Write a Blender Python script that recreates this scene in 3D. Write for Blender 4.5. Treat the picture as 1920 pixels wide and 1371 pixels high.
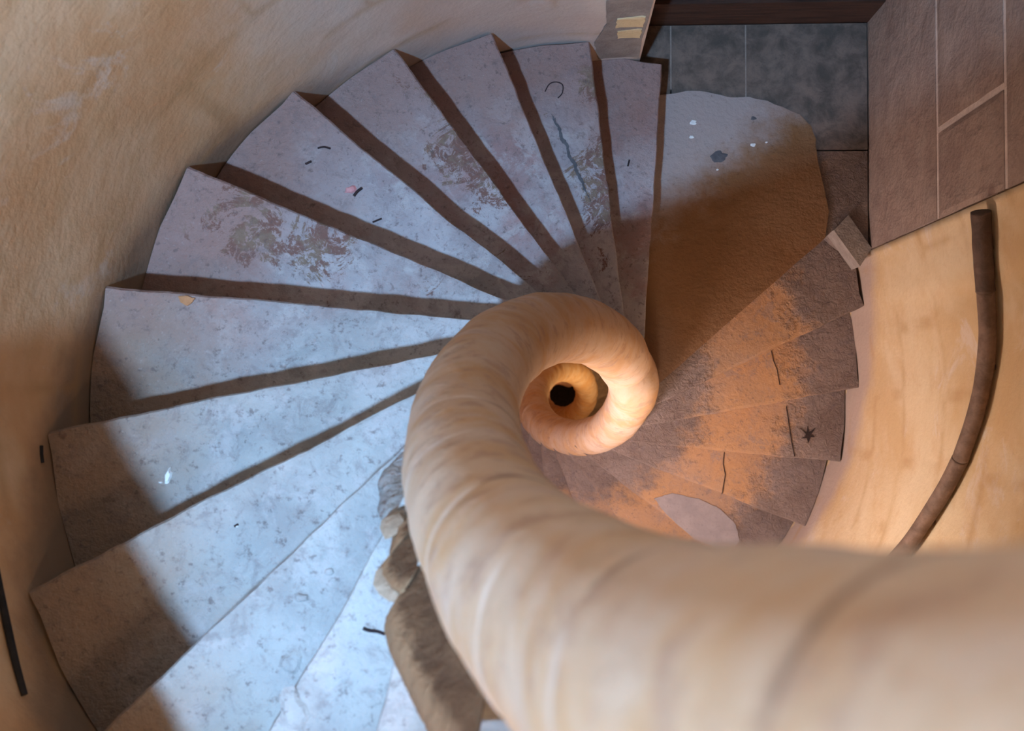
import bpy, bmesh, math, random
from mathutils import Vector, Matrix, noise
random.seed(7)
for o in list(bpy.data.objects): bpy.data.objects.remove(o)
C = bpy.context.scene.collection
PI = math.pi

# ------------------------------------------------------------------ camera
TX, TY = 0.039706738, -0.023157120
CAM = Vector((-0.06504255, 0.03014645, 1.56812721))
FPX = 1960.2746
cam = bpy.data.cameras.new('camera'); co = bpy.data.objects.new('camera', cam); C.objects.link(co)
cam.sensor_fit = 'HORIZONTAL'; cam.sensor_width = 36.0; cam.lens = FPX / 1920 * 36.0
cam.clip_start = 0.01
a, b = math.atan(TX), math.atan(TY)
Ry = Matrix(((math.cos(a), 0, -math.sin(a)), (0, 1, 0), (math.sin(a), 0, math.cos(a))))
Rx = Matrix(((1, 0, 0), (0, math.cos(b), -math.sin(b)), (0, math.sin(b), math.cos(b))))
M = (Rx @ Ry).transposed()
co.matrix_world = Matrix.Translation(CAM) @ M.to_4x4()
cam.dof.use_dof = True; cam.dof.focus_distance = 2.9; cam.dof.aperture_fstop = 5.6
bpy.context.scene.camera = co

# ------------------------------------------------------------------ colour management, world, lights
vs = bpy.context.scene.view_settings
vs.view_transform = 'Standard'; vs.look = 'None'; vs.exposure = 0.0; vs.gamma = 1.0; vs.use_curve_mapping = False
w = bpy.data.worlds.new('world'); bpy.context.scene.world = w; w.use_nodes = True
bg = w.node_tree.nodes['Background']; bg.inputs[0].default_value = (1.0, 0.76, 0.52, 1); bg.inputs[1].default_value = 0.33

def area(name, loc, target, size, col, power, size_y=None):
    l = bpy.data.lights.new(name, 'AREA'); l.energy = power; l.color = col
    l.shape = 'RECTANGLE' if size_y else 'DISK'; l.size = size
    if size_y: l.size_y = size_y
    o = bpy.data.objects.new(name, l); C.objects.link(o); o.location = loc
    o.rotation_euler = (Vector(target) - Vector(loc)).to_track_quat('-Z', 'Y').to_euler()
    return o
def point(name, loc, size, col, power):
    l = bpy.data.lights.new(name, 'POINT'); l.energy = power; l.color = col; l.shadow_soft_size = size
    o = bpy.data.objects.new(name, l); C.objects.link(o); o.location = loc
    return o
area('window_daylight', (-0.76, -0.72, 2.6), (-0.25, 0.25, -1.0), 0.17, (0.35, 0.63, 1.0), 300)
area('lower_window_daylight', (-0.45, -0.86, -1.45), (0.15, -0.25, -3.2), 0.35, (0.92, 0.88, 1.0), 42)
point('upper_wall_lamp', (0.12, -0.84, 1.30), 0.10, (1.0, 0.70, 0.42), 13)
point('stair_lamp', (0.22, -0.72, -1.35), 0.08, (1.0, 0.92, 0.82), 15)
point('lower_stair_fill', (0.55, -0.45, -5.0), 0.1, (1.0, 0.74, 0.38), 20)  # added to light the deep newel coil, standing for unseen lower windows
point('bottom_stair_fill', (0.5, -0.5, -8.2), 0.1, (1.0, 0.6, 0.35), 12)  # added so the deepest coil shows around the dark centre

# ------------------------------------------------------------------ materials
def s2l(c):
    return tuple(((v/255)/12.92 if v/255 <= .04045 else (((v/255)+.055)/1.055)**2.4) for v in c) + (1,)
class N:
    def __init__(s, name, rough=0.85):
        s.m = bpy.data.materials.new(name); s.m.use_nodes = True; s.t = s.m.node_tree
        s.b = s.t.nodes['Principled BSDF']; s.b.inputs['Roughness'].default_value = rough
        s.b.inputs['Specular IOR Level'].default_value = 0.25
        s.geo = s.t.nodes.new('ShaderNodeNewGeometry'); s.pos = s.geo.outputs['Position']
        s.bumps = []
    def n(s, t, **k):
        x = s.t.nodes.new(t)
        for a_, v in k.items(): setattr(x, a_, v)
        return x
    def l(s, a_, b_): s.t.links.new(a_, b_)
    def set(s, sock, v):
        if isinstance(v, (int, float, tuple)): sock.default_value = v
        else: s.l(v, sock)
    def math(s, op, a_, b_=0.0, clamp=False):
        x = s.n('ShaderNodeMath', operation=op, use_clamp=clamp); s.set(x.inputs[0], a_); s.set(x.inputs[1], b_)
        return x.outputs[0]
    def noise(s, scale, detail=4, rough=.55, dist=0, vec=None, off=None, ns=None):
        x = s.n('ShaderNodeTexNoise'); x.inputs['Scale'].default_value = scale; x.inputs['Detail'].default_value = detail
        x.inputs['Roughness'].default_value = rough; x.inputs['Distortion'].default_value = dist
        v = vec or s.pos
        if off or ns:
            mp = s.n('ShaderNodeMapping'); s.l(v, mp.inputs[0])
            if off: mp.inputs['Location'].default_value = off
            if ns: mp.inputs['Scale'].default_value = ns
            v = mp.outputs[0]
        s.l(v, x.inputs['Vector'])
        return x.outputs['Fac']
    def ramp(s, f, a_, b_, va=0.0, vb=1.0):
        x = s.n('ShaderNodeMapRange', interpolation_type='SMOOTHSTEP'); s.set(x.inputs[0], f)
        for i, v in enumerate((a_, b_, va, vb)): x.inputs[i+1].default_value = v
        return x.outputs[0]
    def mix(s, f, a_, b_, mode='MIX'):
        x = s.n('ShaderNodeMix', data_type='RGBA', blend_type=mode)
        s.set(x.inputs[0], f); s.set(x.inputs[6], a_); s.set(x.inputs[7], b_)
        return x.outputs[2]
    def attr(s, name):
        x = s.n('ShaderNodeAttribute', attribute_name=name); return x.outputs['Fac']
    def bump(s, h, strength, dist=0.01):
        x = s.n('ShaderNodeBump'); x.inputs['Strength'].default_value = strength; x.inputs['Distance'].default_value = dist
        s.l(h, x.inputs['Height'])
        if s.bumps: s.l(s.bumps[-1].outputs[0], x.inputs['Normal'])
        s.bumps.append(x)
    def done(s, col):
        s.set(s.b.inputs['Base Color'], col)
        if s.bumps: s.l(s.bumps[-1].outputs[0], s.b.inputs['Normal'])
        return s.m
    def radius(s):
        x = s.n('ShaderNodeSeparateXYZ'); s.l(s.pos, x.inputs[0])
        return s.math('SQRT', s.math('ADD', s.math('MULTIPLY', x.outputs[0], x.outputs[0]), s.math('MULTIPLY', x.outputs[1], x.outputs[1])))

def mat_step(name, lower, patchy=0.0, seed=0):
    k = N(name, 0.9)
    big = k.noise(5, 5, .6, .3); fine = k.noise(60, 4, .7); mid = k.noise(17, 5, .65)
    r = k.radius()
    if not lower:
        sq = k.n('ShaderNodeSeparateXYZ'); k.l(k.pos, sq.inputs[0])
        pk = k.ramp(k.math('ADD', sq.outputs[1], k.math('MULTIPLY', k.math('SUBTRACT', big, .5), .6)), -.05, .45)
        c = k.mix(k.ramp(big, .3, .7), k.mix(pk, s2l((150, 150, 150)), s2l((154, 142, 144))), k.mix(pk, s2l((182, 182, 180)), s2l((182, 174, 176))))
        c = k.mix(k.math('MULTIPLY', k.ramp(k.noise(3.1, 5, .65, .2, off=(3, 1, 0)), .45, .66, 0, .7), k.math('ADD', pk, .2)), c, s2l((156, 122, 118)))
        c = k.mix(k.ramp(k.noise(11, 6, .7, .4, off=(7, 1, 3)), .50, .62, 0, .5), c, s2l((190, 184, 184)))
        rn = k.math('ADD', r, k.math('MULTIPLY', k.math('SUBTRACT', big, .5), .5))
        c = k.mix(k.ramp(rn, .62, .95, 0, .85), c, k.mix(pk, s2l((134, 108, 88)), s2l((146, 112, 102))))  # outer ends browned to paint in the daylight fading out
        # bare stone showing where the old coating has flaked off
        near_ = 0.0
        for cx, cy, rr_ in FLAKES:
            dx = k.math('SUBTRACT', sq.outputs[0], cx); dy = k.math('SUBTRACT', sq.outputs[1], cy)
            dd = k.math('SQRT', k.math('ADD', k.math('MULTIPLY', dx, dx), k.math('MULTIPLY', dy, dy)))
            near_ = k.math('MAXIMUM', near_, k.ramp(dd, rr_, rr_*.2))
        nf = k.math('ADD', k.noise(8, 10, .82, .9, off=(5.2, 2.7, 1.1)), k.math('MULTIPLY', near_, .125))
        fl = k.math('MULTIPLY', k.ramp(nf, .585, .60), k.ramp(k.noise(34, 8, .8, 1.0, off=(1, 2.2, 4)), .42, .47))
        rb = k.ramp(r, 1.0, .93)
        c = k.mix(k.math('MULTIPLY', k.math('MULTIPLY', fl, rb), patchy), c, k.mix(k.ramp(mid, .45, .6), s2l((120, 86, 76)), s2l((128, 106, 90))))
    else:
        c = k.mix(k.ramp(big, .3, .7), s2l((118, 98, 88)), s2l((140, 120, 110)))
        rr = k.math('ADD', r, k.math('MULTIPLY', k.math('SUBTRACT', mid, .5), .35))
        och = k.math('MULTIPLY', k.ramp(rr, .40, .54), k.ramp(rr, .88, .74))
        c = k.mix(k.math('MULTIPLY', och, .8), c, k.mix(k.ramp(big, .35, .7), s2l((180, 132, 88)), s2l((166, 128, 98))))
        c = k.mix(k.ramp(k.noise(9, 6, .7, .3, off=(1, 7, 2)), .58, .62, 0, .5), c, s2l((134, 114, 106)))
    c = k.mix(k.ramp(fine, .56, .70, 0, .6), c, s2l((96, 80, 78)))
    c = k.mix(k.ramp(k.noise(26, 6, .75, .6, off=(4, 9, 1)), .50, .68, 0, .4), c, s2l((112, 98, 98)))
    c = k.mix(k.ramp(k.noise(130, 3, .7, 0, off=(2, 2, 2)), .28, .40, .15, 0), c, s2l((205, 200, 200)))
    k.bump(mid, .3 if lower else .7, .014); k.bump(fine, .3 if lower else .6, .007)
    if lower: k.bump(k.math('MULTIPLY', k.noise(40, 5, .75, .8, off=(3, 3, 3)), k.math('SUBTRACT', 1.0, k.math('MULTIPLY', och, .85))), .8, .016)
    c = k.mix(k.ramp(k.noise(38, 5, .75, .3, off=(9, 3, 1)), .58, .72, 0, .45), c, s2l((100, 82, 76)))
    return k.done(c)

# places where the coating has flaked off (x, y, reach)
FLAKES = [(-.72, .40, .17), (-.58, .34, .12), (-.36, .80, .13), (-.31, .66, .15), (-.22, .55, .11), (.07, .92, .10), (.06, .68, .15), (.07, .56, .11)]
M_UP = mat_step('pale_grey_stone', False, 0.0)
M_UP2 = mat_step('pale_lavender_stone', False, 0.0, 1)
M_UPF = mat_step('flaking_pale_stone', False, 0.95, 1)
M_LOW = mat_step('ochre_worn_stone', True)

def mat_wall():
    k = N('limewashed_plaster', .92)
    big = k.noise(2.2, 5, .6, .4); mid = k.noise(9, 5, .65, .2); fine = k.noise(70, 4, .65)
    c = k.mix(k.ramp(big, .35, .65), s2l((206, 158, 114)), s2l((220, 186, 150)))
    sr = k.n('ShaderNodeSeparateXYZ'); k.l(k.pos, sr.inputs[0])
    c = k.mix(k.ramp(sr.outputs[0], .2, .6, 0, .75), c, k.mix(k.ramp(big, .35, .65), s2l((200, 170, 126)), s2l((216, 194, 158))))
    c = k.mix(k.ramp(mid, .5, .7, 0, .4), c, s2l((198, 158, 114)))
    c = k.mix(k.ramp(k.noise(4.1, 6, .7, .6, off=(4, 4, 9)), .56, .68, 0, .6), c, s2l((216, 200, 184)))
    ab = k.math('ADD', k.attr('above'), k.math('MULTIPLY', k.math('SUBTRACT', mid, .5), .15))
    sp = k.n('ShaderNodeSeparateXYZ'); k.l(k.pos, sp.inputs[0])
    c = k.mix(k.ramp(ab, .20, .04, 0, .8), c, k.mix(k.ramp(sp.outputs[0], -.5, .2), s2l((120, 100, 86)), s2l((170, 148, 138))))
    c = k.mix(k.ramp(fine, .62, .8, 0, .3), c, s2l((140, 110, 84)))
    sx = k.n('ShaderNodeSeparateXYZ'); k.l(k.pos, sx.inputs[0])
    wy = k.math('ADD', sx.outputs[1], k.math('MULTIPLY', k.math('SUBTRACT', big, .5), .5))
    c = k.mix(k.math('MULTIPLY', k.ramp(wy, .62, .98, 0, .6), k.ramp(sx.outputs[0], .55, .25)), c, s2l((208, 196, 192)))  # far wall paled to paint in the bluish daylight reaching it
    # outlines of the ashlar under the limewash
    bl = k.attr('blockline')
    c = k.mix(k.math('MULTIPLY', bl, k.ramp(k.noise(5, 3, .5, 0, off=(8, 1, 1)), .42, .6, 0, .45)), c, s2l((176, 136, 92)))
    k.bump(mid, .3, .012); k.bump(fine, .3, .005)
    return k.done(c)
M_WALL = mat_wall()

def mat_newel():
    k = N('newel_limestone', .8)
    big = k.noise(7, 5, .6, .5); mid = k.noise(22, 5, .65, .4); fine = k.noise(110, 4, .6)
    c = k.mix(k.ramp(big, .35, .66), s2l((196, 154, 114)), s2l((204, 176, 152)))
    c = k.mix(k.ramp(mid, .50, .66, 0, .6), c, s2l((170, 136, 116)))
    c = k.mix(k.ramp(k.noise(5, 6, .7, .8, off=(7, 3, 2)), .5, .62, 0, .45), c, s2l((206, 182, 166)))
    c = k.mix(k.ramp(k.noise(12, 5, .7, .3, off=(2, 8, 1)), .62, .74, 0, .55), c, s2l((142, 116, 104)))
    c = k.mix(k.ramp(k.attr('joint'), .2, .9, 0, .7), c, s2l((232, 218, 204)))
    c = k.mix(k.ramp(k.attr('crack'), .2, .8, 0, .7), c, s2l((104, 74, 54)))
    k.bump(mid, .3, .006); k.bump(fine, .2, .003)
    return k.done(c)
M_NEWEL = mat_newel()

def mat_simple(name, c1, c2, scale=12, rough=.85, bump=.3, ns=None):
    k = N(name, rough)
    f = k.noise(scale, 5, .65, .3, ns=ns); g = k.noise(scale*7, 4, .6, ns=ns)
    c = k.mix(k.ramp(f, .32, .68), s2l(c1), s2l(c2))
    c = k.mix(k.ramp(g, .58, .75, 0, .4), c, tuple(v*.6 for v in s2l(c1)[:3]) + (1,))
    k.bump(f, bump, .01); k.bump(g, bump, .004)
    return k.done(c)
M_FLAG = mat_simple('grey_flagstone', (84, 76, 70), (126, 108, 98), 14)
M_LANDTOP = mat_step('worn_landing_plaster', True)
M_DARKWOOD = mat_simple('dark_stained_wood', (52, 34, 28), (76, 52, 42), 9, .6, .3, ns=(.6, 8, 8))
M_DOOR = mat_simple('door_wood', (92, 66, 48), (118, 86, 60), 9, .7, .3, ns=(8, 8, .6))
M_RAIL = mat_simple('weathered_rail_wood', (104, 82, 68), (134, 108, 92), 22, .7, .3)
M_RAILD = mat_simple('dark_rail_wood', (84, 66, 56), (108, 86, 74), 22, .7, .3)
M_ASH = mat_simple('brown_ashlar', (142, 118, 106), (160, 136, 122), 9, .92, .9)
M_MORTAR = mat_simple('pale_mortar', (196, 172, 158), (212, 192, 178), 18, .95, .5)
def mat_ledge():
    k = N('broken_brown_plaster', .9)
    f = k.noise(20, 5, .65, .3); g = k.noise(60, 5, .7, .5)
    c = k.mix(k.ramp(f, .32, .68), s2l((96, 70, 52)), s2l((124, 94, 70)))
    c = k.mix(k.math('MULTIPLY', k.ramp(k.math('ADD', k.attr('ridge'), k.math('MULTIPLY', k.math('SUBTRACT', f, .5), .8)), .45, .8), .8), c, s2l((172, 136, 104)))  # ridge highlight and groove shade painted into the colour
    k.bump(f, .7, .012); k.bump(g, .5, .006)
    return k.done(c)
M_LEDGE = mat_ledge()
M_LIP = mat_simple('pale_broken_lip', (168, 148, 128), (206, 188, 168), 25, .9, .4)
M_SKIRT = mat_simple('grey_mortar', (136, 122, 114), (156, 142, 132), 20, .95, .5)
M_BLACK = mat_simple('iron_and_pit_black', (30, 27, 28), (44, 40, 40), 30, .7, .2)
M_TWIG = mat_simple('dark_twig', (40, 30, 34), (66, 50, 50), 40, .9, .2)
M_PINK = mat_simple('pink_plaster', (196, 130, 130), (214, 156, 156), 40, .9, .2)
M_WHITE = mat_simple('white_plaster', (226, 226, 226), (244, 244, 240), 40, .9, .2)
M_FRAME = mat_simple('window_frame_wood', (96, 76, 60), (120, 96, 76), 20, .8, .3)
M_CREAM = mat_simple('cream_filler', (214, 184, 140), (226, 200, 160), 14, .95, .4)
gl = bpy.data.materials.new('window_glass'); gl.use_nodes = True
gb = gl.node_tree.nodes['Principled BSDF']; gb.inputs['Transmission Weight'].default_value = 1; gb.inputs['Roughness'].default_value = .05

# ------------------------------------------------------------------ helpers
def obj(name, verts, faces, mat, parent=None, smooth=False, attrs=None):
    me = bpy.data.meshes.new(name); me.from_pydata([tuple(v) for v in verts], [], faces); me.update()
    bm = bmesh.new(); bm.from_mesh(me); bmesh.ops.recalc_face_normals(bm, faces=bm.faces); bm.to_mesh(me); bm.free()
    me.materials.append(mat)
    if smooth:
        for p in me.polygons: p.use_smooth = True
    if attrs:
        for k, vals in attrs.items():
            at = me.attributes.new(k, 'FLOAT', 'POINT')
            at.data.foreach_set('value', vals)
    o = bpy.data.objects.new(name, me); C.objects.link(o)
    if parent: o.parent = parent
    return o
def tag(o, label, cat, group=None):
    o['label'] = label; o['category'] = cat
    if group: o['group'] = group
    return o
def struct(o, label=None):
    o['kind'] = 'structure'
    if label: o['label'] = label
    return o
def empty(name, loc):
    o = bpy.data.objects.new(name, None); C.objects.link(o); o.location = loc; o.empty_display_size = .05
    return o
def prism(pts, z0, z1):
    n = len(pts)
    v = [(x, y, z0) for x, y in pts] + [(x, y, z1) for x, y in pts]
    f = [list(range(n))[::-1], list(range(n, 2*n))] + [[i, (i+1) % n, n+(i+1) % n, n+i] for i in range(n)]
    return v, f
def box(x0, x1, y0, y1, z0, z1): return prism([(x0, y0), (x1, y0), (x1, y1), (x0, y1)], z0, z1)
def tube(path, rad, seg=14, cap=True):
    v = []; f = []; n = len(path)
    for i, p in enumerate(path):
        p = Vector(p); t = (Vector(path[min(i+1, n-1)]) - Vector(path[max(i-1, 0)])).normalized()
        u = t.cross(Vector((0, 0, 1)));
        if u.length < 1e-3: u = Vector((1, 0, 0))
        u.normalize(); q = t.cross(u).normalized()
        r = rad(i/(n-1)) if callable(rad) else rad
        for k in range(seg):
            A = 2*PI*k/seg; v.append(p + (u*math.cos(A) + q*math.sin(A))*r)
    for i in range(n-1):
        for k in range(seg):
            f.append([i*seg+k, i*seg+(k+1) % seg, (i+1)*seg+(k+1) % seg, (i+1)*seg+k])
    if cap: f.append(list(range(seg))); f.append([(n-1)*seg+k for k in range(seg)][::-1])
    return v, f
def lerp_table(tab, x):
    if x <= tab[0][0]: return tab[0][1:]
    for p, q in zip(tab, tab[1:]):
        if x <= q[0]:
            t = (x-p[0])/(q[0]-p[0]); t = t*t*(3-2*t) if len(p) < 3 else t
            return tuple(u+(w_-u)*t for u, w_ in zip(p[1:], q[1:]))
    return tab[-1][1:]
def un(u, v, z):                       # where the sight line through a picture point meets the height z
    d = M @ Vector(((u-960)/FPX, -(v-685.5)/FPX, -1)); t = (z-CAM.z)/d.z
    return CAM + d*t
def nz(x, y, z, s=1.0): return noise.noise(Vector((x*s, y*s, z*s)))

# ------------------------------------------------------------------ plan of the stair
H = 0.18
edge = {}                              # nosing lines: direction (deg), offset from the axis
obs = {-2: (256.3, -.178), -1: (239.6, -.170), 0: (223.3, -.160), 1: (206.8, -.155), 2: (191.1, -.149), 3: (174.6, -.150), 4: (157.1, -.145), 5: (140.2, -.135),
       6: (126.2, -.155), 7: (112.0, -.162), 8: (96.8, -.165), 9: (86.1, -.198), 10: (41.4, -.144), 11: (25.6, -.141),
       12: (10.2, -.143), 13: (-5.5, -.141), 14: (-21.4, -.135), 15: (-37.4, -.148)}
for i in range(-11, 44):
    if i in obs: edge[i] = obs[i]
    elif i < -2: edge[i] = (256.3 + 15.75*(-2-i), -.165)
    else: edge[i] = (-37.4 - 15.7*(i-15), -.145)
WT = [(0, 1.013), (10, 1.018), (17, 1.029), (26.6, 1.057), (79.1, 1.062), (88, 1.040), (100, 1.034), (114, 1.026), (130, 1.018), (148, 1.030),
      (165, 1.017), (182, 1.018), (197, 1.008), (215, 1.0), (240, 1.0), (270, 1.02), (311, 1.03), (330, 1.036), (346, 1.022), (360, 1.013)]
def WR(th): return lerp_table(WT, math.degrees(th) % 360)[0]
def line_pt(i, s):                     # point on nosing line i at radius s from the axis
    A, off = edge[i]; A = math.radians(A); t = math.sqrt(max(s*s-off*off, 0))
    return Vector((t*math.cos(A)-off*math.sin(A), t*math.sin(A)+off*math.cos(A), 0))
def line_wall(i):
    r = 1.0
    for _ in range(8):
        p = line_pt(i, r); r = WR(math.atan2(p.y, p.x))
    return line_pt(i, r)
def sm(x): x = max(0.0, min(1.0, x)); return x*x*(3-2*x)
def tread_z(th):                       # smooth helix through the treads
    return 0.654*(th-3.8865)

# newel axis, tube radius etc. by height
AX = [(-12, -.01, -.01, .180, .080), (-5, .0, -.015, .176, .080), (-3.7, .005, -.012, .181, .083), (-2.95, .020, -.008, .169, .077), (-2.05, .029, .002, .164, .0770),
      (-1.5, .0423, .007, .1591, .0861), (2.2, -.1027, .1057, .2124, .065)]
def newel(th):
    z = tread_z(th) + .34 + .25*sm((.85-th)/.65)
    cx, cy, R, rt = lerp_table(AX, z)
    return Vector((cx, cy, 0)), z, R, rt

# ------------------------------------------------------------------ walls (setting)
def wall_patch(name, th0, th1, z0, z1, nth, nzz, thick=.12):
    v = []; ab = []; bl = []; f = []
    for j in range(nzz+1):
        z = z0+(z1-z0)*j/nzz
        for i in range(nth+1):
            th = math.radians(th0+(th1-th0)*i/nth); r = WR(th)
            bump = .007*nz(math.cos(th)*r, math.sin(th)*r, z, 3.0)
            ed = 1.0 if (0 < i < nth) else 0
            r2 = r + bump*ed + max(0, (z+.9))*0.0
            v.append((r2*math.cos(th), r2*math.sin(th), z))
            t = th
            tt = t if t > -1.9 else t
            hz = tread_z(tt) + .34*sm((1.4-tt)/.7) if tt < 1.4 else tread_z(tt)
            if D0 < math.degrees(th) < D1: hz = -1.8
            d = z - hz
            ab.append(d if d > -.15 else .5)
            row = math.floor((z+20)/.30); fr = (z+20)/.30 - row
            arc = th*r/.42 + (row % 2)*.5; fa = arc-math.floor(arc)
            bl.append(1.0 if (fr < .09 or fa < .06) else 0.0)
    n1 = nth+1
    for j in range(nzz):
        for i in range(nth): f.append([j*n1+i, j*n1+i+1, (j+1)*n1+i+1, (j+1)*n1+i])
    base = len(v)
    # outer skin gives the wall its thickness
    for j in (0, nzz):
        for i in range(nth+1):
            th = math.radians(th0+(th1-th0)*i/nth); r = WR(th)+thick
            v.append((r*math.cos(th), r*math.sin(th), z0+(z1-z0)*j/nzz)); ab.append(1); bl.append(0)
    for i in range(nth):
        f.append([base+i, base+n1+i, base+n1+i+1, base+i+1])
        f.append([i, base+i, base+i+1, i+1]); f.append([nzz*n1+i, nzz*n1+i+1, base+n1+i+1, base+n1+i])
    f.append([j*n1 for j in range(nzz+1)] + [base+n1, base]); f.append([j*n1+nth for j in range(nzz+1)][::-1] + [base+nth, base+n1+nth])
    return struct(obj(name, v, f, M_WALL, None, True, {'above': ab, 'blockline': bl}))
D0, D1 = 26.6, 79.1                    # doorway
W0, W1 = 212, 240                      # window
wall_patch('wall_right', -100, D0, -4.6, 4.2, 130, 300)
wall_patch('wall_left', D1, 260, -4.6, 1.9, 190, 240)
wall_patch('wall_upper_left', D1, W0, 1.9, 4.2, 100, 60)
wall_patch('wall_upper_front', W1, 260, 1.9, 4.2, 20, 60)
wall_patch('wall_over_window', W0, W1, 3.1, 4.2, 24, 20)
wall_patch('wall_over_door', D0, D1, 0.35, 4.2, 50, 80)
wall_patch('wall_under_door', D0, D1, -4.6, -1.99, 50, 60)
wall_patch('wall_lower', 0, 360, -11.5, -4.6, 120, 60)
# pit floor far below, coloured black for the unlit bottom of the shaft
n = 64
pts = [(1.2*math.cos(2*PI*k/n), 1.2*math.sin(2*PI*k/n)) for k in range(n)]
v, f = prism(pts, -11.7, -11.5); struct(obj('floor', v, f, M_BLACK))

# ------------------------------------------------------------------ steps
def inner_pt(i):
    th = math.radians(edge[i][0])-.5
    c, z, R, rt = newel(th); q = line_pt(i, .17)
    for k in range(200):
        r = .17+.002*k; q = line_pt(i, r); th = math.atan2(q.y, q.x)
        t0 = math.radians(edge[i][0])-.5
        while th < t0-PI: th += 2*PI
        while th > t0+PI: th -= 2*PI
        c, z, R, rt = newel(th)
        if (q-c).length > R+.022: break
    return q
def step_mesh(i, ns=56, nt=9, back=0.03, outer_r=None):
    """wedge shaped stone: front edge on nosing line i, back tucked under the step above"""
    zt = -H*i; v = []; f = []
    def A(j):
        return inner_pt(j)
    fa, fb = A(i), line_wall(i)
    ba, bb = A(i-1), line_wall(i-1)
    # shift the back edge under the upper step
    db = (bb-ba).normalized(); perp = Vector((db.y, -db.x, 0))
    if perp.dot(fa-ba + fb-bb) > 0: perp = -perp
    ba2 = ba + perp*back*.5; bb2 = bb + perp*back
    ang_f = math.atan2(fb.y, fb.x); ang_b = math.atan2(bb2.y, bb2.x)
    while ang_b < ang_f: ang_b += 2*PI
    for k in range(nt+1):
        t = k/nt                        # 0 = front, 1 = back
        an = ang_f+(ang_b-ang_f)*t; o = Vector((math.cos(an), math.sin(an), 0))*(WR(an)-.004)
        if k == 0: o = fb*0.997
        inn = fa.lerp(ba2, t)
        for q in range(ns+1):
            s = q/ns; p = inn.lerp(o, s)
            z = zt
            # worn middle, rounded nosing
            wear = math.exp(-((s-.5)/.28)**2)*(.5+.5*nz(i*3.1, .3, .2))
            z -= .006*wear*max(0, 1-t*2.2)
            z += .0025*nz(p.x, p.y, i*2.7, 9)
            if k == 0:
                z -= .007
                e = (fa-ba2).normalized()
                p = p + e*(.004*nz(p.x*7, p.y*7, i*5.3) + .003*nz(p.x*25, p.y*25, i*1.3))
            elif k == 1:
                z -= .001
            v.append((p.x, p.y, z))
    n1 = ns+1
    # uneven spacing: pull row 1 and 2 close to the nosing
    for k, tt in ((1, .015), (2, .05), (3, .14)):
        for q in range(n1):
            a_ = Vector(v[q]); c_ = Vector(v[nt*n1+q]); cur = v[k*n1+q]
            p = a_.lerp(c_, tt); v[k*n1+q] = (p.x, p.y, cur[2])
    for k in range(nt):
        for q in range(ns): f.append([k*n1+q, k*n1+q+1, (k+1)*n1+q+1, (k+1)*n1+q])
    top = len(v)
    zb = zt-H+.001
    # riser front: an undercut row then the bottom row
    e = (fa-ba2).normalized()
    for dz, inset in ((-.025, .003), (-.06, .010), (-.12, .012), (zb-zt, .012)):
        for q in range(n1):
            p = Vector(v[q]); r = .0035*nz(p.x*8, p.y*8, (zt+dz)*8+i)
            v.append((p.x-e.x*(inset+r), p.y-e.y*(inset+r), zt+dz))
    for row in range(4):
        a0 = 0 if row == 0 else top+(row-1)*n1; b0 = top+row*n1
        for q in range(ns): f.append([a0+q, b0+q, b0+q+1, a0+q+1])
    bk = len(v)
    for k in range(1, nt+1):
        for q in (0, ns): p = v[k*n1+q]; v.append((p[0], p[1], zb))
    fr = top+3*n1
    # bottom, ends and back
    bb_ = [fr+q for q in range(n1)]
    rin = [bk+2*(k-1) for k in range(1, nt+1)]; rout = [bk+2*(k-1)+1 for k in range(1, nt+1)]
    f.append(bb_ + rout + rin[::-1])
    ein = [k*n1 for k in range(nt+1)]; eout = [k*n1+ns for k in range(nt+1)]
    f.append(ein[::-1] + [top, top+n1, top+2*n1, top+3*n1] + rin)
    f.append(eout + rout[::-1] + [top+3*n1+ns, top+2*n1+ns, top+n1+ns, top+ns])
    f.append([nt*n1+q for q in range(n1)][::-1] + [rin[-1], rout[-1]])
    return v, f

step_labels = {
 -2: 'nearest pale stone step, mostly hidden beside the broken newel edge at the bottom',
 -1: 'pale stone step with rough scaly patches, next one down from the broken newel edge',
 0: 'bright bluish stone step at bottom left with a bulging worn nosing',
 1: 'stone step half blue daylight half brown shade, just above the bulging nosing step',
 2: 'stone step on the left carrying a small white chip near its shaded end',
 3: 'stone step on the left with an orange spot on its upper edge, pointing straight left',
 4: 'stone step with a reddish flaked patch near the left wall, third above the white chip',
 5: 'pale stone step carrying the pink plaster chip and short dark twigs',
 6: 'stone step with long swirls of flaked coating, above the step with the pink chip',
 7: 'clean pale stone step between the swirl-flaked step and the step with the curled twig',
 8: 'stone step with a curled dark twig and a long dark crack',
 9: 'narrow stone step ending at the doorway corner, directly above the landing',
 11: 'ochre-centred stone step just below the landing, its rough dark end by the quoin',
 12: 'ochre-centred stone step with a thin cross crack, second below the landing',
 13: 'ochre-centred stone step with a star-shaped dark hole near the wall',
 14: 'ochre-centred stone step with a wavy cross crack, just below the star-holed one',
 15: 'stone step with a smooth grey oval patch, half hidden by the newel',
 16: 'step just below the grey oval patch step, mostly under the near newel',
 17: 'wedge tip of a stone step two below the grey oval patch, between the newel coils',
 18: 'wedge tip of a stone step three below the grey oval patch, between the newel coils',
 19: 'small wedge tip of a step four below the grey oval patch, between the newel coils',
 20: 'lowest wedge tip of a step, in the corner where the newel coils cross',
 -3: 'sliver of pale stone step at the bottom edge between moulding and near newel',
}
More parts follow.
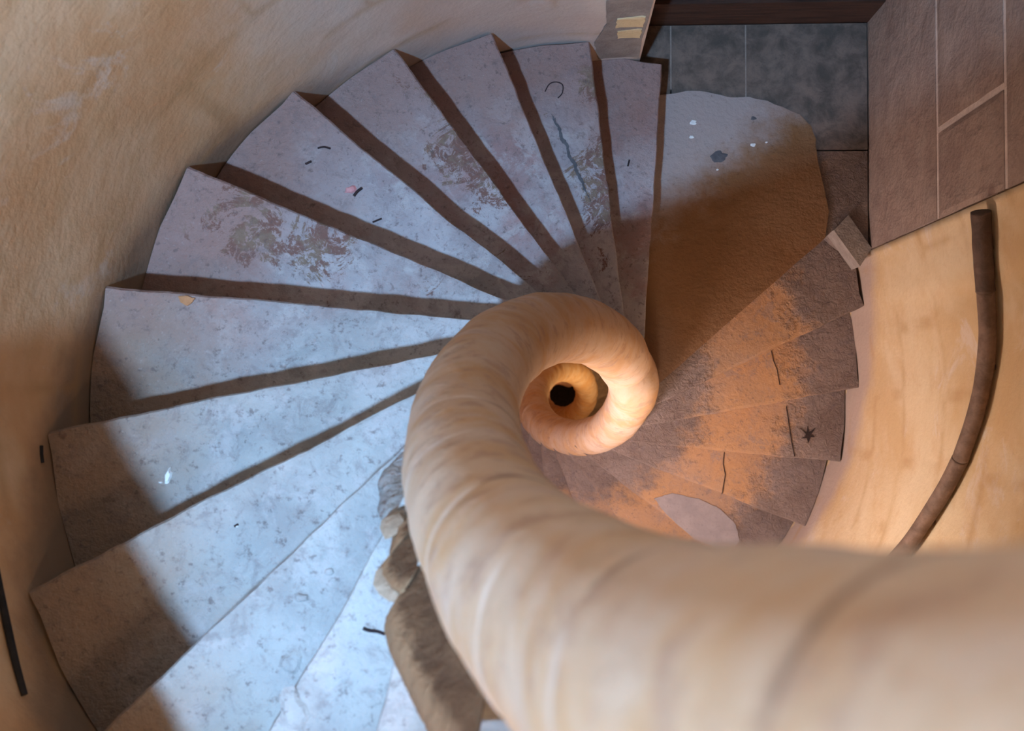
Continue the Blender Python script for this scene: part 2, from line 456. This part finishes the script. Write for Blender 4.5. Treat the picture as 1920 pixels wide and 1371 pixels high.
for i in list(range(-10, 24))+list(range(31, 38)):
    if i == 10: continue
    v, f = step_mesh(i)
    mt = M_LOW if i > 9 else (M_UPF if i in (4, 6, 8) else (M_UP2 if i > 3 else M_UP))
    o = obj('stone_step', v, f, mt, None, False)
    if i in step_labels: tag(o, step_labels[i], 'step', 'steps of the spiral stair')
    elif i > 28: tag(o, 'deep dim stone step glimpsed as a sliver through the round eye', 'step', 'steps glimpsed through the eye')
    elif i < 0: tag(o, 'stone step above the picture, %s one up from the sliver at the bottom edge' % ['', 'first', 'second', 'third', 'fourth', 'fifth', 'sixth', 'seventh'][-3-i], 'step', 'steps of the spiral stair')
    else: tag(o, 'deep stone step under the near newel, %s below the lowest visible one' % ['', '', '', '', 'first', 'second', 'third'][i-17], 'step', 'steps of the spiral stair')

# ------------------------------------------------------------------ landing
land = empty('stone_landing', (.5, .5, -1.8))
tag(land, 'wide wedge-shaped landing slab with orange worn middle in front of the doorway', 'landing')
LI = Matrix.Translation((-.5, -.5, 1.8))
def sub(o, parent):
    o.parent = parent; o.matrix_parent_inverse = Matrix.Translation(parent.location).inverted(); return o
e10a, e10b = inner_pt(10), Vector((.833, .543, 0))
zt = -1.8
A9, off9 = edge[9]
front = [e10a.lerp(e10b, k/40) for k in range(41)]
quoin = (.942, .478)
# slab under everything, kept inside the round wall
pts = [(p.x+.003*nz(p.x*9, p.y*9, 3), p.y+.003*nz(p.x*9, p.y*9, 8)) for p in front]
pts += [(.885, .50), (.940, .480)]
pts += [(.940, .795), (.50, .795), (.50, .925), (.232, .925)]
b9 = inner_pt(9); pts += [(b9.x-.02, b9.y)]
v, f = prism(pts, zt-H+.001, zt-.006); sub(obj('slab', v, f, M_LOW), land)
# thin worn plaster layer with a curved edge
curve = [un(x, y, zt) for x, y in [(1532, 300), (1530, 262), (1520, 236), (1500, 215), (1470, 202), (1440, 190), (1405, 182), (1370, 182), (1340, 176), (1310, 171), (1285, 171), (1262, 178)]]
pts = [(p.x+.003*nz(p.x*9, p.y*9, 3), p.y+.003*nz(p.x*9, p.y*9, 8)) for p in front[:39]]
pts += [(.815, .60), (.80, .68)]
cc = []
for p, q in zip(curve, curve[1:]):
    for k in range(5):
        r = p.lerp(q, k/5); cc.append((r.x+.004*nz(r.x*30, r.y*30, 1), r.y+.004*nz(r.x*30, r.y*30, 5)))
pts += cc + [(curve[-1].x-.045, curve[-1].y)]
pts += [(b9.x-.02, b9.y)]
def mat_landing():
    k = N('worn_landing_coat', .9)
    big = k.noise(4, 5, .6, .3); fine = k.noise(60, 4, .7); mid = k.noise(15, 5, .65)
    sx = k.n('ShaderNodeSeparateXYZ'); k.l(k.pos, sx.inputs[0])
    c = k.mix(k.ramp(big, .35, .65), s2l((128, 90, 58)), s2l((138, 102, 72)))
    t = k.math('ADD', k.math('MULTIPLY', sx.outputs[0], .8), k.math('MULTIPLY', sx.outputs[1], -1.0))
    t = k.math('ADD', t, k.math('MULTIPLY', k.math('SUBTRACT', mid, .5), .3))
    c = k.mix(k.ramp(t, -.25, -.5, 0, .85), c, s2l((170, 158, 156)))      # grey-white tone paints in the daylit side by the steps
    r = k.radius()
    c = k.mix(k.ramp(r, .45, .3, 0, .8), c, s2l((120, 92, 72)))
    c = k.mix(k.ramp(fine, .6, .75, 0, .5), c, s2l((100, 78, 62)))
    k.bump(mid, .4, .01); k.bump(fine, .4, .005)
    return k.done(c)
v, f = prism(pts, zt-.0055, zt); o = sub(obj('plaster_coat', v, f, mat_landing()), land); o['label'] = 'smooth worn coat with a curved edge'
# dark round knock in the coat
def blob(name, cx, cy, z, rx, ry, h, mat, rough=.25, seed=0, n=18, rot=0):
    v = [(cx, cy, z+h)]; f = []
    for ring, (rr, hh) in enumerate(((.6, .85), (1.0, 0.0))):
        for k in range(n):
            A = 2*PI*k/n; q = rr*(1+rough*nz(math.cos(A)*1.5, math.sin(A)*1.5, seed+.37))
            x, y = rx*q*math.cos(A), ry*q*math.sin(A)
            v.append((cx+x*math.cos(rot)-y*math.sin(rot), cy+x*math.sin(rot)+y*math.cos(rot), z+h*hh))
    for k in range(n):
        f.append([0, 1+k, 1+(k+1) % n]); f.append([1+k, 1+n+k, 1+n+(k+1) % n, 1+(k+1) % n])
    f.append([1+n+k for k in range(n)][::-1])
    return obj(name, v, f, mat)
p = un(1349, 293, zt)
M_STAIN = mat_simple('dark_grey_stain', (84, 82, 86), (100, 98, 102), 40, .8, .1)
o = sub(blob('dark_patch', p.x, p.y, zt+.0002, .024, .017, .0015, M_STAIN, .5, 2), land); o['label'] = 'dark grey round patch'
for (x, y, r_) in [(1300, 230, .012), (1297, 257, .007), (1411, 272, .008), (1437, 267, .004), (1345, 318, .005), (1413, 222, .009)]:
    p = un(x, y, zt); o = sub(blob('paint_spot', p.x, p.y, zt+.0002, r_, r_*.7, .0008, M_STAIN if r_ == .009 else M_WHITE, .6, x), land)
# grey mortar wedge between landing edge and quoin
pw = [un(x, y, zt) for x, y in [(1563, 432), (1590, 403), (1634, 466), (1612, 500)]]
v, f = prism([(q.x, q.y) for q in pw], zt-.09, zt+.004)
o = sub(obj('mortar_wedge', v, f, M_SKIRT), land); o['label'] = 'grey mortar wedge at the foot of the quoin'

# ------------------------------------------------------------------ doorway
XJ = .945
flags = [([(.200, .93), (.312, .93), (.312, 1.207), (.200, 1.207)], 'small grey flagstone in the left corner of the doorway'),
         ([(.317, .93), (.552, .93), (.552, 1.207), (.317, 1.207)], 'blotchy grey flagstone in the middle of the doorway'),
         ([(.557, .80), (.940, .80), (.940, 1.207), (.557, 1.207)], 'large dark grey flagstone in the right half of the doorway')]
for q, lab in flags:
    v, f = prism(q, zt-.12, zt-.003); tag(obj('flagstone', v, f, M_FLAG), lab, 'flagstone', 'flagstones in the doorway')
v, f = prism([(.312, 1.0), (.317, 1.0), (.317, 1.207), (.312, 1.207)], zt-.1, zt-.005)
v2, f2 = prism([(.552, .93), (.557, .93), (.557, 1.207), (.552, 1.207)], zt-.1, zt-.005)
nn = len(v); struct(obj('trim_2', v+v2, f+[[k+nn for k in q] for q in f2], M_SKIRT))
v, f = box(.205, .944, 1.210, 1.250, zt-.12, -1.622)
for k, p in enumerate(v): pass
tag(obj('wooden_threshold', v, f, M_DARKWOOD), 'dark stained wooden threshold beam across the back of the doorway', 'threshold')
v, f = box(.205, .944, 1.252, 1.60, zt-.12, -1.630); tag(obj('door_step', v, f, M_SKIRT), 'grey stone door step right behind the dark wooden threshold', 'step')
# boarded door behind the threshold
v = []; f = []
for k in range(5):
    x0 = .207+.147*k; a_, b_ = box(x0, x0+.143, 1.50, 1.53, -1.628, .34); nn = len(v); v += a_; f += [[q+nn for q in r] for r in b_]
struct(obj('door_1', v, f, M_DOOR))
v, f = box(.08, .204, 1.165, 1.66, -1.95, .35); struct(obj('wall_door_left', v, f, M_WALL))
v, f = box(.08, 1.30, 1.61, 1.70, -1.95, .35); struct(obj('wall_door_back', v, f, M_WALL))
v, f = box(.205, 1.07, 1.17, 1.60, .36, .46); struct(obj('ceiling_door', v, f, M_WALL))
# ashlar reveal on the right: big blocks with raised faces, pale joints behind
zc = [-1.95, -1.222, -.806, -.40, .02, .35]
joints = {0: [1.45], 1: [.714, 1.30], 2: [1.02], 3: [.70, 1.25], 4: [.95]}
def block(y0, y1, z0, z1, seed):
    g = .0085; v = []; f = []; ny, nzn = 16, 14; y0 += g if y0 > .49 else 0; y1 -= g; z0 += g; z1 -= g; sl = .006*nz(seed, 2, 2)
    for j in range(nzn+1):
        for i in range(ny+1):
            y = y0+(y1-y0)*i/ny; z = z0+(z1-z0)*j/nzn
            ed = (0 < i < ny) and (0 < j < nzn)
            x = XJ + (.0 if ed else .0035) + (.0025*nz(y, z, seed, 14) if ed else 0)
            v.append((x, y + (.003*nz(z*14, seed, 0) if i == 0 else 0), z))
    n1 = ny+1
    for j in range(nzn):
        for i in range(ny): f.append([j*n1+i, j*n1+i+1, (j+1)*n1+i+1, (j+1)*n1+i])
    loop = [i for i in range(n1)] + [j*n1+ny for j in range(1, nzn+1)] + [nzn*n1+i for i in range(ny-1, -1, -1)] + [j*n1 for j in range(nzn-1, 0, -1)]
    b0 = len(v); xb = XJ+.022
    for k in loop: v.append((xb, v[k][1], v[k][2]))
    L = len(loop)
    for k in range(L): f.append([loop[k], loop[(k+1) % L], b0+(k+1) % L, b0+k])
    f.append([b0+k for k in range(L)])
    return v, f
V = []; F = []
for c in range(5):
    ys = [.480] + joints[c] + [1.60]
    for a_, b_ in zip(ys, ys[1:]):
        v, f = block(a_, b_, zc[c], zc[c+1], c*3.3+a_); nn = len(V); V += v; F += [[q+nn for q in r] for r in f]
wr = struct(obj('wall_door_right', V, F, M_ASH))
v, f = prism([(XJ+.005, .4805), (XJ+.005, 1.60), (XJ+.14, 1.60), (XJ+.14, .62), (XJ+.024, .482)], -1.95, .35)
o = obj('mortar_joints', v, f, M_MORTAR, wr); o['label'] = 'pale mortar between the blocks'

# ------------------------------------------------------------------ repairs on the wall
def wall_decal(name, px, mat, off=.004, seed=1.0, jag=.006):
    """thin skin of material on the round wall; outline given as (deg, z)"""
    out = []
    for (p, q) in zip(px, px[1:]+px[:1]):
        n_ = 6
        for k in range(n_):
            t = k/n_; out.append((p[0]+(q[0]-p[0])*t + jag*57*nz(p[0]+t*3, k*1.7, seed), p[1]+(q[1]-p[1])*t + jag*nz(k*2.1, p[1]+t*5, seed)))
    v = []; n_ = len(out)
    for layer in (.004, -off):
        for th, z in out:
            t = math.radians(th); r = WR(t)+layer + .007*nz(math.cos(t)*WR(t), math.sin(t)*WR(t), z, 3.0)*.9
            v.append((r*math.cos(t), r*math.sin(t), z))
    f = [list(range(n_)), list(range(n_, 2*n_))[::-1]] + [[i, (i+1) % n_, n_+(i+1) % n_, n_+i] for i in range(n_)]
    return obj(name, v, f, mat)
tag(wall_decal('mortar_patch', [(79.4, -1.60), (86, -1.60), (87, -1.45), (85.5, -1.30), (86, -1.12), (79.4, -1.12)], M_SKIRT, .003), 'grey mortar patch on the wall corner left of the doorway', 'patch')
tag(wall_decal('cream_filler', [(80.0, -1.42), (83.4, -1.42), (83.6, -1.36), (80.0, -1.35)], M_CREAM, .007), 'upper cream filler patch on the corner left of the doorway', 'patch', 'cream fillers')
tag(wall_decal('cream_filler', [(79.9, -1.33), (84.0, -1.33), (84.0, -1.26), (79.9, -1.25)], M_CREAM, .007), 'lower cream filler patch on the corner left of the doorway', 'patch', 'cream fillers')

# ------------------------------------------------------------------ newel
TOP, BOT = 6.30, -11.6
step_joint = [math.radians(edge[i][0])+ (0 if i <= 15 else 0) for i in range(-10, 10)]
V = []; F = []; J = []; K = []
seg = 44; dth = .0125; nring = int((TOP-BOT)/dth)+1
P0 = []
for i in range(nring):
    th = TOP-dth*i; c, z, R, rt = newel(th); P0.append(Vector((R*math.cos(th)+c.x, R*math.sin(th)+c.y, z)))
JL = [3.75, 4.03, 4.39, 4.75, 5.03]
JL = [3.75-.31*k for k in range(1, 50)][::-1]+JL+[5.03+.31*k for k in range(1, 5)]
for i in range(nring):
    th = TOP-dth*i; c, z, R, rt = newel(th); P = P0[i]
    T = (P0[min(i+1, nring-1)]-P0[max(i-1, 0)]).normalized()
    Nn = Vector((math.cos(th), math.sin(th), 0)); Nn = (Nn-T*Nn.dot(T)).normalized(); B = T.cross(Nn)
    for k in range(seg):
        A = 2*PI*k/seg; d = Nn*math.cos(A)+B*math.sin(A)
        tj = th + .03*nz(th, math.cos(A), 3)
        q_, fr = min(((n_, tj-t_) for n_, t_ in enumerate(JL)), key=lambda e_: abs(e_[1]))
        side = sm((math.cos(A)+.95)/.35)              # pale mortar outside, open dark joint towards the eye
        has = 1.0 if z > .1 else (.45 if z > -.4 else .12)
        j = max(0, 1-abs(fr)/.024)
        amp = .0035*nz(P.x+d.x*rt, P.y+d.y*rt, P.z+d.z*rt, 7)+.0015*nz(P.x+d.x*rt, P.y+d.y*rt, P.z+d.z*rt, 22)
        if z < -3.6: amp += .006*nz(P.x+d.x*rt, P.y, P.z+d.z*rt, 18)
        p = P+d*(rt+amp-.0006*j*has)
        V.append(p); J.append(j*side*has*(.75+.5*nz(th, A, 2))); K.append(max(0, 1-abs(fr)/.013)*(1-side)*(has if has > .5 else 0)*sm((nz(th*2, A, 7)+.4)*2))
for i in range(nring-1):
    for k in range(seg): F.append([i*seg+k, i*seg+(k+1) % seg, (i+1)*seg+(k+1) % seg, (i+1)*seg+k])
F.append(list(range(seg))); F.append([(nring-1)*seg+k for k in range(seg)][::-1])
nw = obj('spiral_newel', V, F, M_NEWEL, None, True, {'joint': J, 'crack': K})
tag(nw, 'thick twisted stone newel roll winding down around an open eye', 'newel')
# web of stone below the roll that carries the steps
V = []; F = []
prof = [(.015, .0, 0), (.018, -.15, 0), (.02, -.30, .6), (.05, -.30, .6), (.056, -.22, 0), (.058, -.15, 0), (.052, -.06, 0), (.04, .0, 0)]
nring = int((TOP-BOT)/.04)+1; dth = .04
for i in range(nring):
    th = TOP-dth*i; c, z, R, rt = newel(th)
    for dr, dz, ex in prof:
        dz -= ex*sm((1.6-th)/.8); dr = dr if dr < .03 else dr-.005
        r = R+dr*(1 if dr < 0 else 1.0)
        x, y = r*math.cos(th)+c.x, r*math.sin(th)+c.y; a_ = .004*nz(x, y, z+dz, 9)
        V.append(((r+a_)*math.cos(th)+c.x, (r+a_)*math.sin(th)+c.y, z+dz))
m = len(prof)
for i in range(nring-1):
    for k in range(m): F.append([i*m+k, i*m+(k+1) % m, (i+1)*m+(k+1) % m, (i+1)*m+k])
F.append(list(range(m))); F.append([(nring-1)*m+k for k in range(m)][::-1])
obj('newel_web', V, F, M_NEWEL, nw, True, {'joint': [0.0]*len(V), 'crack': [0.0]*len(V)})

# broken moulding along the outside of the newel, near the viewer
outline = [(752, 850), (735, 868), (716, 884), (706, 910), (709, 935), (706, 960), (716, 985), (736, 1003), (731, 1025), (726, 1048), (712, 1062), (702, 1078), (701, 1097), (713, 1114), (730, 1124), (746, 1130),
           (732, 1142), (722, 1160), (719, 1185), (724, 1210), (734, 1238), (746, 1264), (757, 1288), (768, 1312), (781, 1338), (797, 1371), (815, 1400), (850, 1450), (890, 1500)]
def on_helix(u, v_, dz):
    z = .1
    for _ in range(30):
        p = un(u, v_, z); th = math.atan2(p.y, p.x)
        if th < 0: th += 2*PI
        z = z*.6+.4*(tread_z(th)+dz)
    return p, th
def moulding(outline, mat, parent, name, dz, seed=0):
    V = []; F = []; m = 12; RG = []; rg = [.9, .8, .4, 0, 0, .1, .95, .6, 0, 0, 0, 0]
    fine_o = []
    for p, q in zip(outline, outline[1:]):
        for k in range(4): fine_o.append((p[0]+(q[0]-p[0])*k/4+3.0*nz(p[0], k*.9, 2.2), p[1]+(q[1]-p[1])*k/4))
    for n_, (u, vv) in enumerate(fine_o):
        p, th = on_helix(u, vv, dz); c, z, R, rt = newel(th)
        inner = Vector(((R-.04)*math.cos(th)+c.x, (R-.04)*math.sin(th)+c.y, p.z))
        for k in range(m):
            q = p.lerp(inner, k/(m-1)); V.append((q.x, q.y, q.z+profz[k]+.008*nz(q.x*30, q.y*30, 4+seed))); RG.append(rg[k])
        for k in (0, m-1):
            q = p.lerp(inner, .04 if k == 0 else 1); V.append((q.x, q.y, q.z-.07)); RG.append(0)
    w_ = m+2; L = len(fine_o); order = list(range(m))+[m+1, m]
    for i in range(L-1):
        for k in range(w_):
            a_, b_ = order[k], order[(k+1) % w_]; F.append([i*w_+a_, i*w_+b_, (i+1)*w_+b_, (i+1)*w_+a_])
    F.append([k for k in order]); F.append([(L-1)*w_+k for k in order][::-1])
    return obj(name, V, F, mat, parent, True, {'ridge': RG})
profz = [-.006, .004, -.010, -.034, -.046, -.030, .006, .008, -.024, -.050, -.056, -.05]
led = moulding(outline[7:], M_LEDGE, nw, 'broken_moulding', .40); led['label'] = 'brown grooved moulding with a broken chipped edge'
o = moulding(outline[:8], M_UPF, nw, 'broken_moulding', .36, 3); o['label'] = 'pale crumbled upper end of the moulding'  # paler material puts the daylight on this end into the colour
def lip(pix, name='pale_chip', dz=.406):
    pts = [on_helix(u, v_, dz)[0] for u, v_ in pix]; n_ = len(pts)
    cx = sum((p for p in pts), Vector())/n_
    v = [p for p in pts] + [Vector((p.x, p.y, p.z-.035)) for p in pts] + [cx+Vector((0, 0, .004))]
    f = [[i, (i+1) % n_, 2*n_] for i in range(n_)] + [list(range(n_, 2*n_))[::-1]] + [[i, (i+1) % n_, n_+(i+1) % n_, n_+i] for i in range(n_)]
    o = obj(name, v, f, M_LIP, led); o['label'] = 'pale chipped rim'; return o
lip([(724, 1056), (704, 1072), (699, 1096), (712, 1116), (730, 1128), (762, 1133), (765, 1125), (742, 1112), (738, 1085), (733, 1066)])
lip([(716, 975), (712, 990), (722, 1012), (734, 1008), (752, 995), (757, 975), (748, 962), (730, 968)])
lip([(815, 1360), (850, 1335), (885, 1325), (880, 1332), (858, 1345), (850, 1375), (870, 1440), (835, 1410)])

# ------------------------------------------------------------------ handrail on the right wall
def on_wall(u, v_, gap, lo=-2.5, hi=1.0):
    for _ in range(50):
        mid = (lo+hi)/2; p = un(u, v_, mid); r = math.hypot(p.x, p.y)
        if r > WR(math.atan2(p.y, p.x))-gap: lo = mid
        else: hi = mid
    return un(u, v_, (lo+hi)/2)
def spline(pts, n=8):
    out = []; P = [Vector(p) for p in pts]
    for i in range(len(P)-1):
        p0, p1, p2, p3 = P[max(i-1, 0)], P[i], P[i+1], P[min(i+2, len(P)-1)]
        for k in range(n):
            t = k/n; out.append(.5*((2*p1)+(p2-p0)*t+(2*p0-5*p1+4*p2-p3)*t*t+(-p0+3*p1-3*p2+p3)*t**3))
    out.append(P[-1]); return out
rp = [(1839, 397), (1843, 470), (1848, 546), (1852, 620), (1847, 690), (1831, 770), (1801, 860), (1770, 920), (1735, 975), (1700, 1025), (1655, 1075)]
rw = [on_wall(u, v_, .027) for u, v_ in rp]
mid = rw[4]; hr = empty('handrail', (mid.x, mid.y, mid.z))
tag(hr, 'round brown wooden handrail curving down along the cream wall on the right', 'handrail')
for k, (sl, mt, rr) in enumerate((((0, 3), M_RAILD, .0225), ((2, 7), M_RAIL, .0205), ((6, 11), M_RAIL, .0215))):
    pth = spline(rw[sl[0]:sl[1]], 10)
    v, f = tube(pth, lambda t, rr=rr, k=k: rr*(1+.06*nz(t*5, k, .3)), 18)
    o = sub(obj('rail_section', v, f, mt, None, True), hr)
    if k == 0: o['label'] = 'darker topmost length of rail'
for k in (1, 4, 8):
    p = rw[k]; t = math.atan2(p.y, p.x); q = Vector((math.cos(t)*(WR(t)+.02), math.sin(t)*(WR(t)+.02), p.z-.01))
    v, f = tube([p, p.lerp(q, .5), q], .008, 10); sub(obj('bracket', v, f, M_RAILD), hr)
# thin dark strip on the left wall
sp = [on_wall(u, v_, .006, -1.5, 1.2) for u, v_ in [(-14, 1030), (0, 1105), (14, 1175), (30, 1245), (46, 1303)]]
v, f = tube(spline(sp, 6), lambda t: .0065*(1-.4*abs(t-.5)), 8)
tag(obj('iron_strip', v, f, M_BLACK), 'thin dark iron strip fixed to the left wall near the bottom corner', 'strip')

sp = [on_wall(u, v_, .003, -1.5, 1.2) for u, v_ in [(77, 836), (77, 852), (79, 868)]]  # dark tube standing in for a slot in the wall
v, f = tube(sp, .0042, 8); tag(obj('wall_slot', v, f, M_BLACK), 'short dark slot in the left wall at the end of a step', 'slot')
# ------------------------------------------------------------------ window above on the left
tw = math.radians(226)
def cyl_box(th0, th1, r0, r1, z0, z1, n_=12):
    v = []; f = []
    for k in range(n_+1):
        t = math.radians(th0+(th1-th0)*k/n_)
        for r, z in ((r0, z0), (r1, z0), (r1, z1), (r0, z1)): v.append((r*math.cos(t), r*math.sin(t), z))
    for k in range(n_):
        for q in range(4): f.append([4*k+q, 4*k+(q+1) % 4, 4*k+4+(q+1) % 4, 4*k+4+q])
    f.append([0, 1, 2, 3]); f.append([4*n_+3, 4*n_+2, 4*n_+1, 4*n_])
    return v, f
v = []; f = []
for bx in ((W0, W0+2.5, 1.04, 1.09, 1.9, 3.1), (W1-2.5, W1, 1.04, 1.09, 1.9, 3.1), (W0+2.5, W1-2.5, 1.04, 1.09, 1.9, 1.95), (W0+2.5, W1-2.5, 1.04, 1.09, 3.05, 3.1), (225.2, 226.8, 1.05, 1.08, 1.95, 3.05)):
    a_, b_ = cyl_box(*bx); nn = len(v); v += a_; f += [[q+nn for q in r] for r in b_]
wf = struct(obj('window_1', v, f, M_FRAME))
a_, b_ = cyl_box(W0+2.5, W1-2.5, 1.062, 1.066, 1.95, 3.05); obj('pane', a_, b_, gl, wf)
# unseen boards added at the right jamb to shade the near newel
hx, hy = -.755, -.815; ux, uy = .61, .792; px_, py_ = uy, -ux
sh = empty('light_blocker', (hx, hy, 2.0)); tag(sh, 'added boards beside the high window, blocking its light from the near newel', 'light blocker')
for k in range(3):
    a0, a1 = .02+.125*k, .02+.125*k+.121
    q = [(hx+ux*a0, hy+uy*a0), (hx+ux*a1, hy+uy*a1), (hx+ux*a1+px_*.02, hy+uy*a1+py_*.02), (hx+ux*a0+px_*.02, hy+uy*a0+py_*.02)]
    v, f = prism(q, 2.0, 3.0); sub(obj('board', v, f, M_FRAME), sh)
for z in (2.12, 2.85):
    q = [(hx+px_*.021, hy+py_*.021), (hx+ux*.39+px_*.021, hy+uy*.39+py_*.021), (hx+ux*.39+px_*.036, hy+uy*.39+py_*.036), (hx+px_*.036, hy+py_*.036)]
    v, f = prism(q, z, z+.06); sub(obj('batten', v, f, M_FRAME), sh)
# unseen stone slab added to cut off the daylight along the left wall
SHADE_SLAB_Z, SHADE_SLAB_A, SHADE_SLAB_B = .62, Vector((-.46, -.83)), Vector((-.985, -.03))
def shade_slab():
    pts = []
    a0 = math.atan2(SHADE_SLAB_A.y, SHADE_SLAB_A.x) % (2*PI); b0 = math.atan2(SHADE_SLAB_B.y, SHADE_SLAB_B.x) % (2*PI)
    for k in range(13): q = SHADE_SLAB_A.lerp(SHADE_SLAB_B, k/12); pts.append((q.x+.01*nz(k*.7, 1, 1), q.y+.01*nz(k*.7, 4, 1)))
    for k in range(17):
        t = b0+(a0-b0)*k/16; pts.append(((WR(t)-.002)*math.cos(t), (WR(t)-.002)*math.sin(t)))
    return prism(pts, SHADE_SLAB_Z-.05, SHADE_SLAB_Z)
v, f = shade_slab(); struct(obj('shade_slab_1', v, f, M_ASH))

# ------------------------------------------------------------------ bits lying on or marking the steps
def stick(name, pix, zz, rad, mat, label, cat, group=None, lift=.0):
    p = [un(u, v_, zz) for u, v_ in pix]; p = [Vector((q.x, q.y, zz+rad*.8+lift)) for q in p]
    v, f = tube(spline(p, 5) if len(p) > 2 else p, rad, 7); return tag(obj(name, v, f, mat), label, cat, group)
T8, T5, T2, T3, TM1, T0 = -1.44, -.90, -.36, -.54, .18, 0.0
stick('twig', [(1022, 172), (1030, 158), (1043, 154), (1055, 160), (1054, 175), (1046, 184)], T8, .0016, M_TWIG, 'thin dark twig curled into a hook near the top of the stairs', 'twig')
stick('twig', [(596, 278), (608, 276), (620, 279)], T5, .0022, M_TWIG, 'short straight twig near the outer end of the pink chip step', 'twig')
stick('twig', [(573, 308), (584, 303)], T5, .0028, M_TWIG, 'stubby twig left of the pink plaster chip, below the straight twig', 'twig')
stick('twig', [(699, 417), (716, 410)], T5, .0022, M_TWIG, 'tiny twig below and right of the pink plaster chip', 'twig')
stick('twig', [(664, 368), (670, 360), (679, 353)], T5, .0035, M_TWIG, 'dark stick lying against the pink plaster chip', 'twig')
stick('twig', [(681, 1178), (692, 1182), (708, 1184), (722, 1189)], TM1, .0022, M_TWIG, 'forked dark twig poking out beside the broken newel edge', 'twig')
stick('twig', [(1177, 312), (1180, 300)], -1.62, .0025, M_TWIG, 'very small dark twig on the narrow step by the landing', 'twig')
stick('twig', [(440, 987), (447, 983)], -.18, .002, M_TWIG, 'tiny dark sliver on the half shaded bright step', 'twig')
def chip(name, u, v_, zz, rx, ry, h, mat, label, cat='chip', seed=0, rot=0):
    p = un(u, v_, zz); return tag(blob(name, p.x, p.y, zz-.0015, rx, ry, h+.0015, mat, .55, seed, 12, rot), label, cat)
chip('plaster_chip', 657, 356, T5, .018, .010, .006, M_PINK, 'pink plaster chip lying in the middle of a step', seed=1, rot=.4)
chip('plaster_chip', 316, 892, T2, .006, .014, .006, M_WHITE, 'small white plaster chip on the left step near the shade', seed=2, rot=-.2)
chip('plaster_chip', 444, 986, -.18, .004, .003, .003, M_WHITE, 'tiny white crumb on the bright step below the white chip', seed=3)
chip('plaster_chip', 300, 905, T2, .004, .002, .002, M_WHITE, 'minute white crumb left of the white plaster chip', seed=4)
for q, (u, v_, r_, tz, lab) in enumerate([(566, 1120, .013, T0, 'flat pale scale on the bright step, upper of the two'), (546, 1243, .022, T0, 'large pale curled scale at the bottom of the lowest bright step'),
                            (553, 1335, .030, TM1, 'broad white scale at the bottom edge of the picture'), (618, 1072, .010, T0, 'small pale scale near the step edge at the foot of the newel')]):
    chip('lime_scale', u, v_, tz, r_, r_*.7, .0045, M_UP, lab, 'scale', seed=q+7, rot=q)

steps = {}
for o in bpy.data.objects:
    if o.name.startswith('stone_step'):
        steps[round(-max(v.co.z for v in o.data.vertices)/H)] = o
def decal(step, name, pix, mat, zz, label, seed=1.0, jag=2.5, sub_=5, h=.0028):
    out = []
    for p, q in zip(pix, pix[1:]+pix[:1]):
        for k in range(sub_):
            t = k/sub_; out.append((p[0]+(q[0]-p[0])*t+jag*nz(p[0]+k*1.7, p[1], seed), p[1]+(q[1]-p[1])*t+jag*nz(p[0], p[1]+k*1.9, seed+4)))
    P = [un(u, v_, zz) for u, v_ in out]; v, f = prism([(p.x, p.y) for p in P], zz-.012, zz+h)
    bm = bmesh.new(); vs_ = [bm.verts.new(c) for c in v]
    for q in f: bm.faces.new([vs_[k] for k in q])
    bmesh.ops.triangulate(bm, faces=[fc for fc in bm.faces if len(fc.verts) > 4]); me = bpy.data.meshes.new(name); bm.to_mesh(me); bm.free(); me.materials.append(mat)
    o = bpy.data.objects.new(name, me); C.objects.link(o); o.parent = steps[step]; o['label'] = label; return o
M_HOLE = mat_simple('hole_dark', (40, 30, 28), (56, 42, 38), 40, .95, .2)
M_GREYP = mat_simple('smooth_grey_patch', (136, 124, 122), (150, 136, 132), 14, .9, .2)
M_ORANGE = mat_simple('orange_patch', (170, 118, 80), (186, 134, 96), 30, .9, .2)
decal(13, 'star_hole', [(1511, 814), (1500, 803), (1513, 812), (1514, 799), (1517, 811), (1529, 802), (1521, 814), (1528, 820), (1520, 820), (1515, 831), (1513, 822), (1502, 822), (1510, 818)], M_HOLE, -2.34, 'star shaped dark hole', 1, 1, 2)
decal(15, 'grey_patch', [(1226, 935), (1260, 925), (1310, 935), (1350, 955), (1380, 985), (1386, 1015), (1370, 1040), (1300, 1010), (1250, 965)], M_GREYP, -2.7, 'smooth grey oval patch', 2, 3)
decal(3, 'orange_spot', [(335, 556), (352, 555), (366, 560), (360, 568), (352, 574), (340, 568)], M_ORANGE, T3, 'small orange spot', 3, 2)
decal(8, 'crack', [(1034, 214), (1042, 226), (1051, 240), (1055, 258), (1066, 272), (1069, 290), (1080, 306), (1083, 322), (1094, 340), (1098, 356), (1108, 378), (1096, 358), (1089, 342), (1080, 326), (1075, 308), (1064, 294), (1062, 276), (1050, 262), (1048, 246), (1039, 230)], M_STAIN, T8, 'long dark crack', 4, 4)
for st, pix in ((12, [(1446, 658), (1450, 676), (1457, 694), (1462, 722)]), (13, [(1474, 762), (1480, 800), (1484, 828), (1490, 856)]), (14, [(1358, 848), (1356, 870), (1360, 890), (1354, 926)])):
    pp = [(u-.7, v_) for u, v_ in pix] + [(u+.7, v_) for u, v_ in pix[::-1]]
    decal(st, 'thin_crack', pp, M_HOLE, -H*st, 'thin crack across the step', 6, .6, 3)
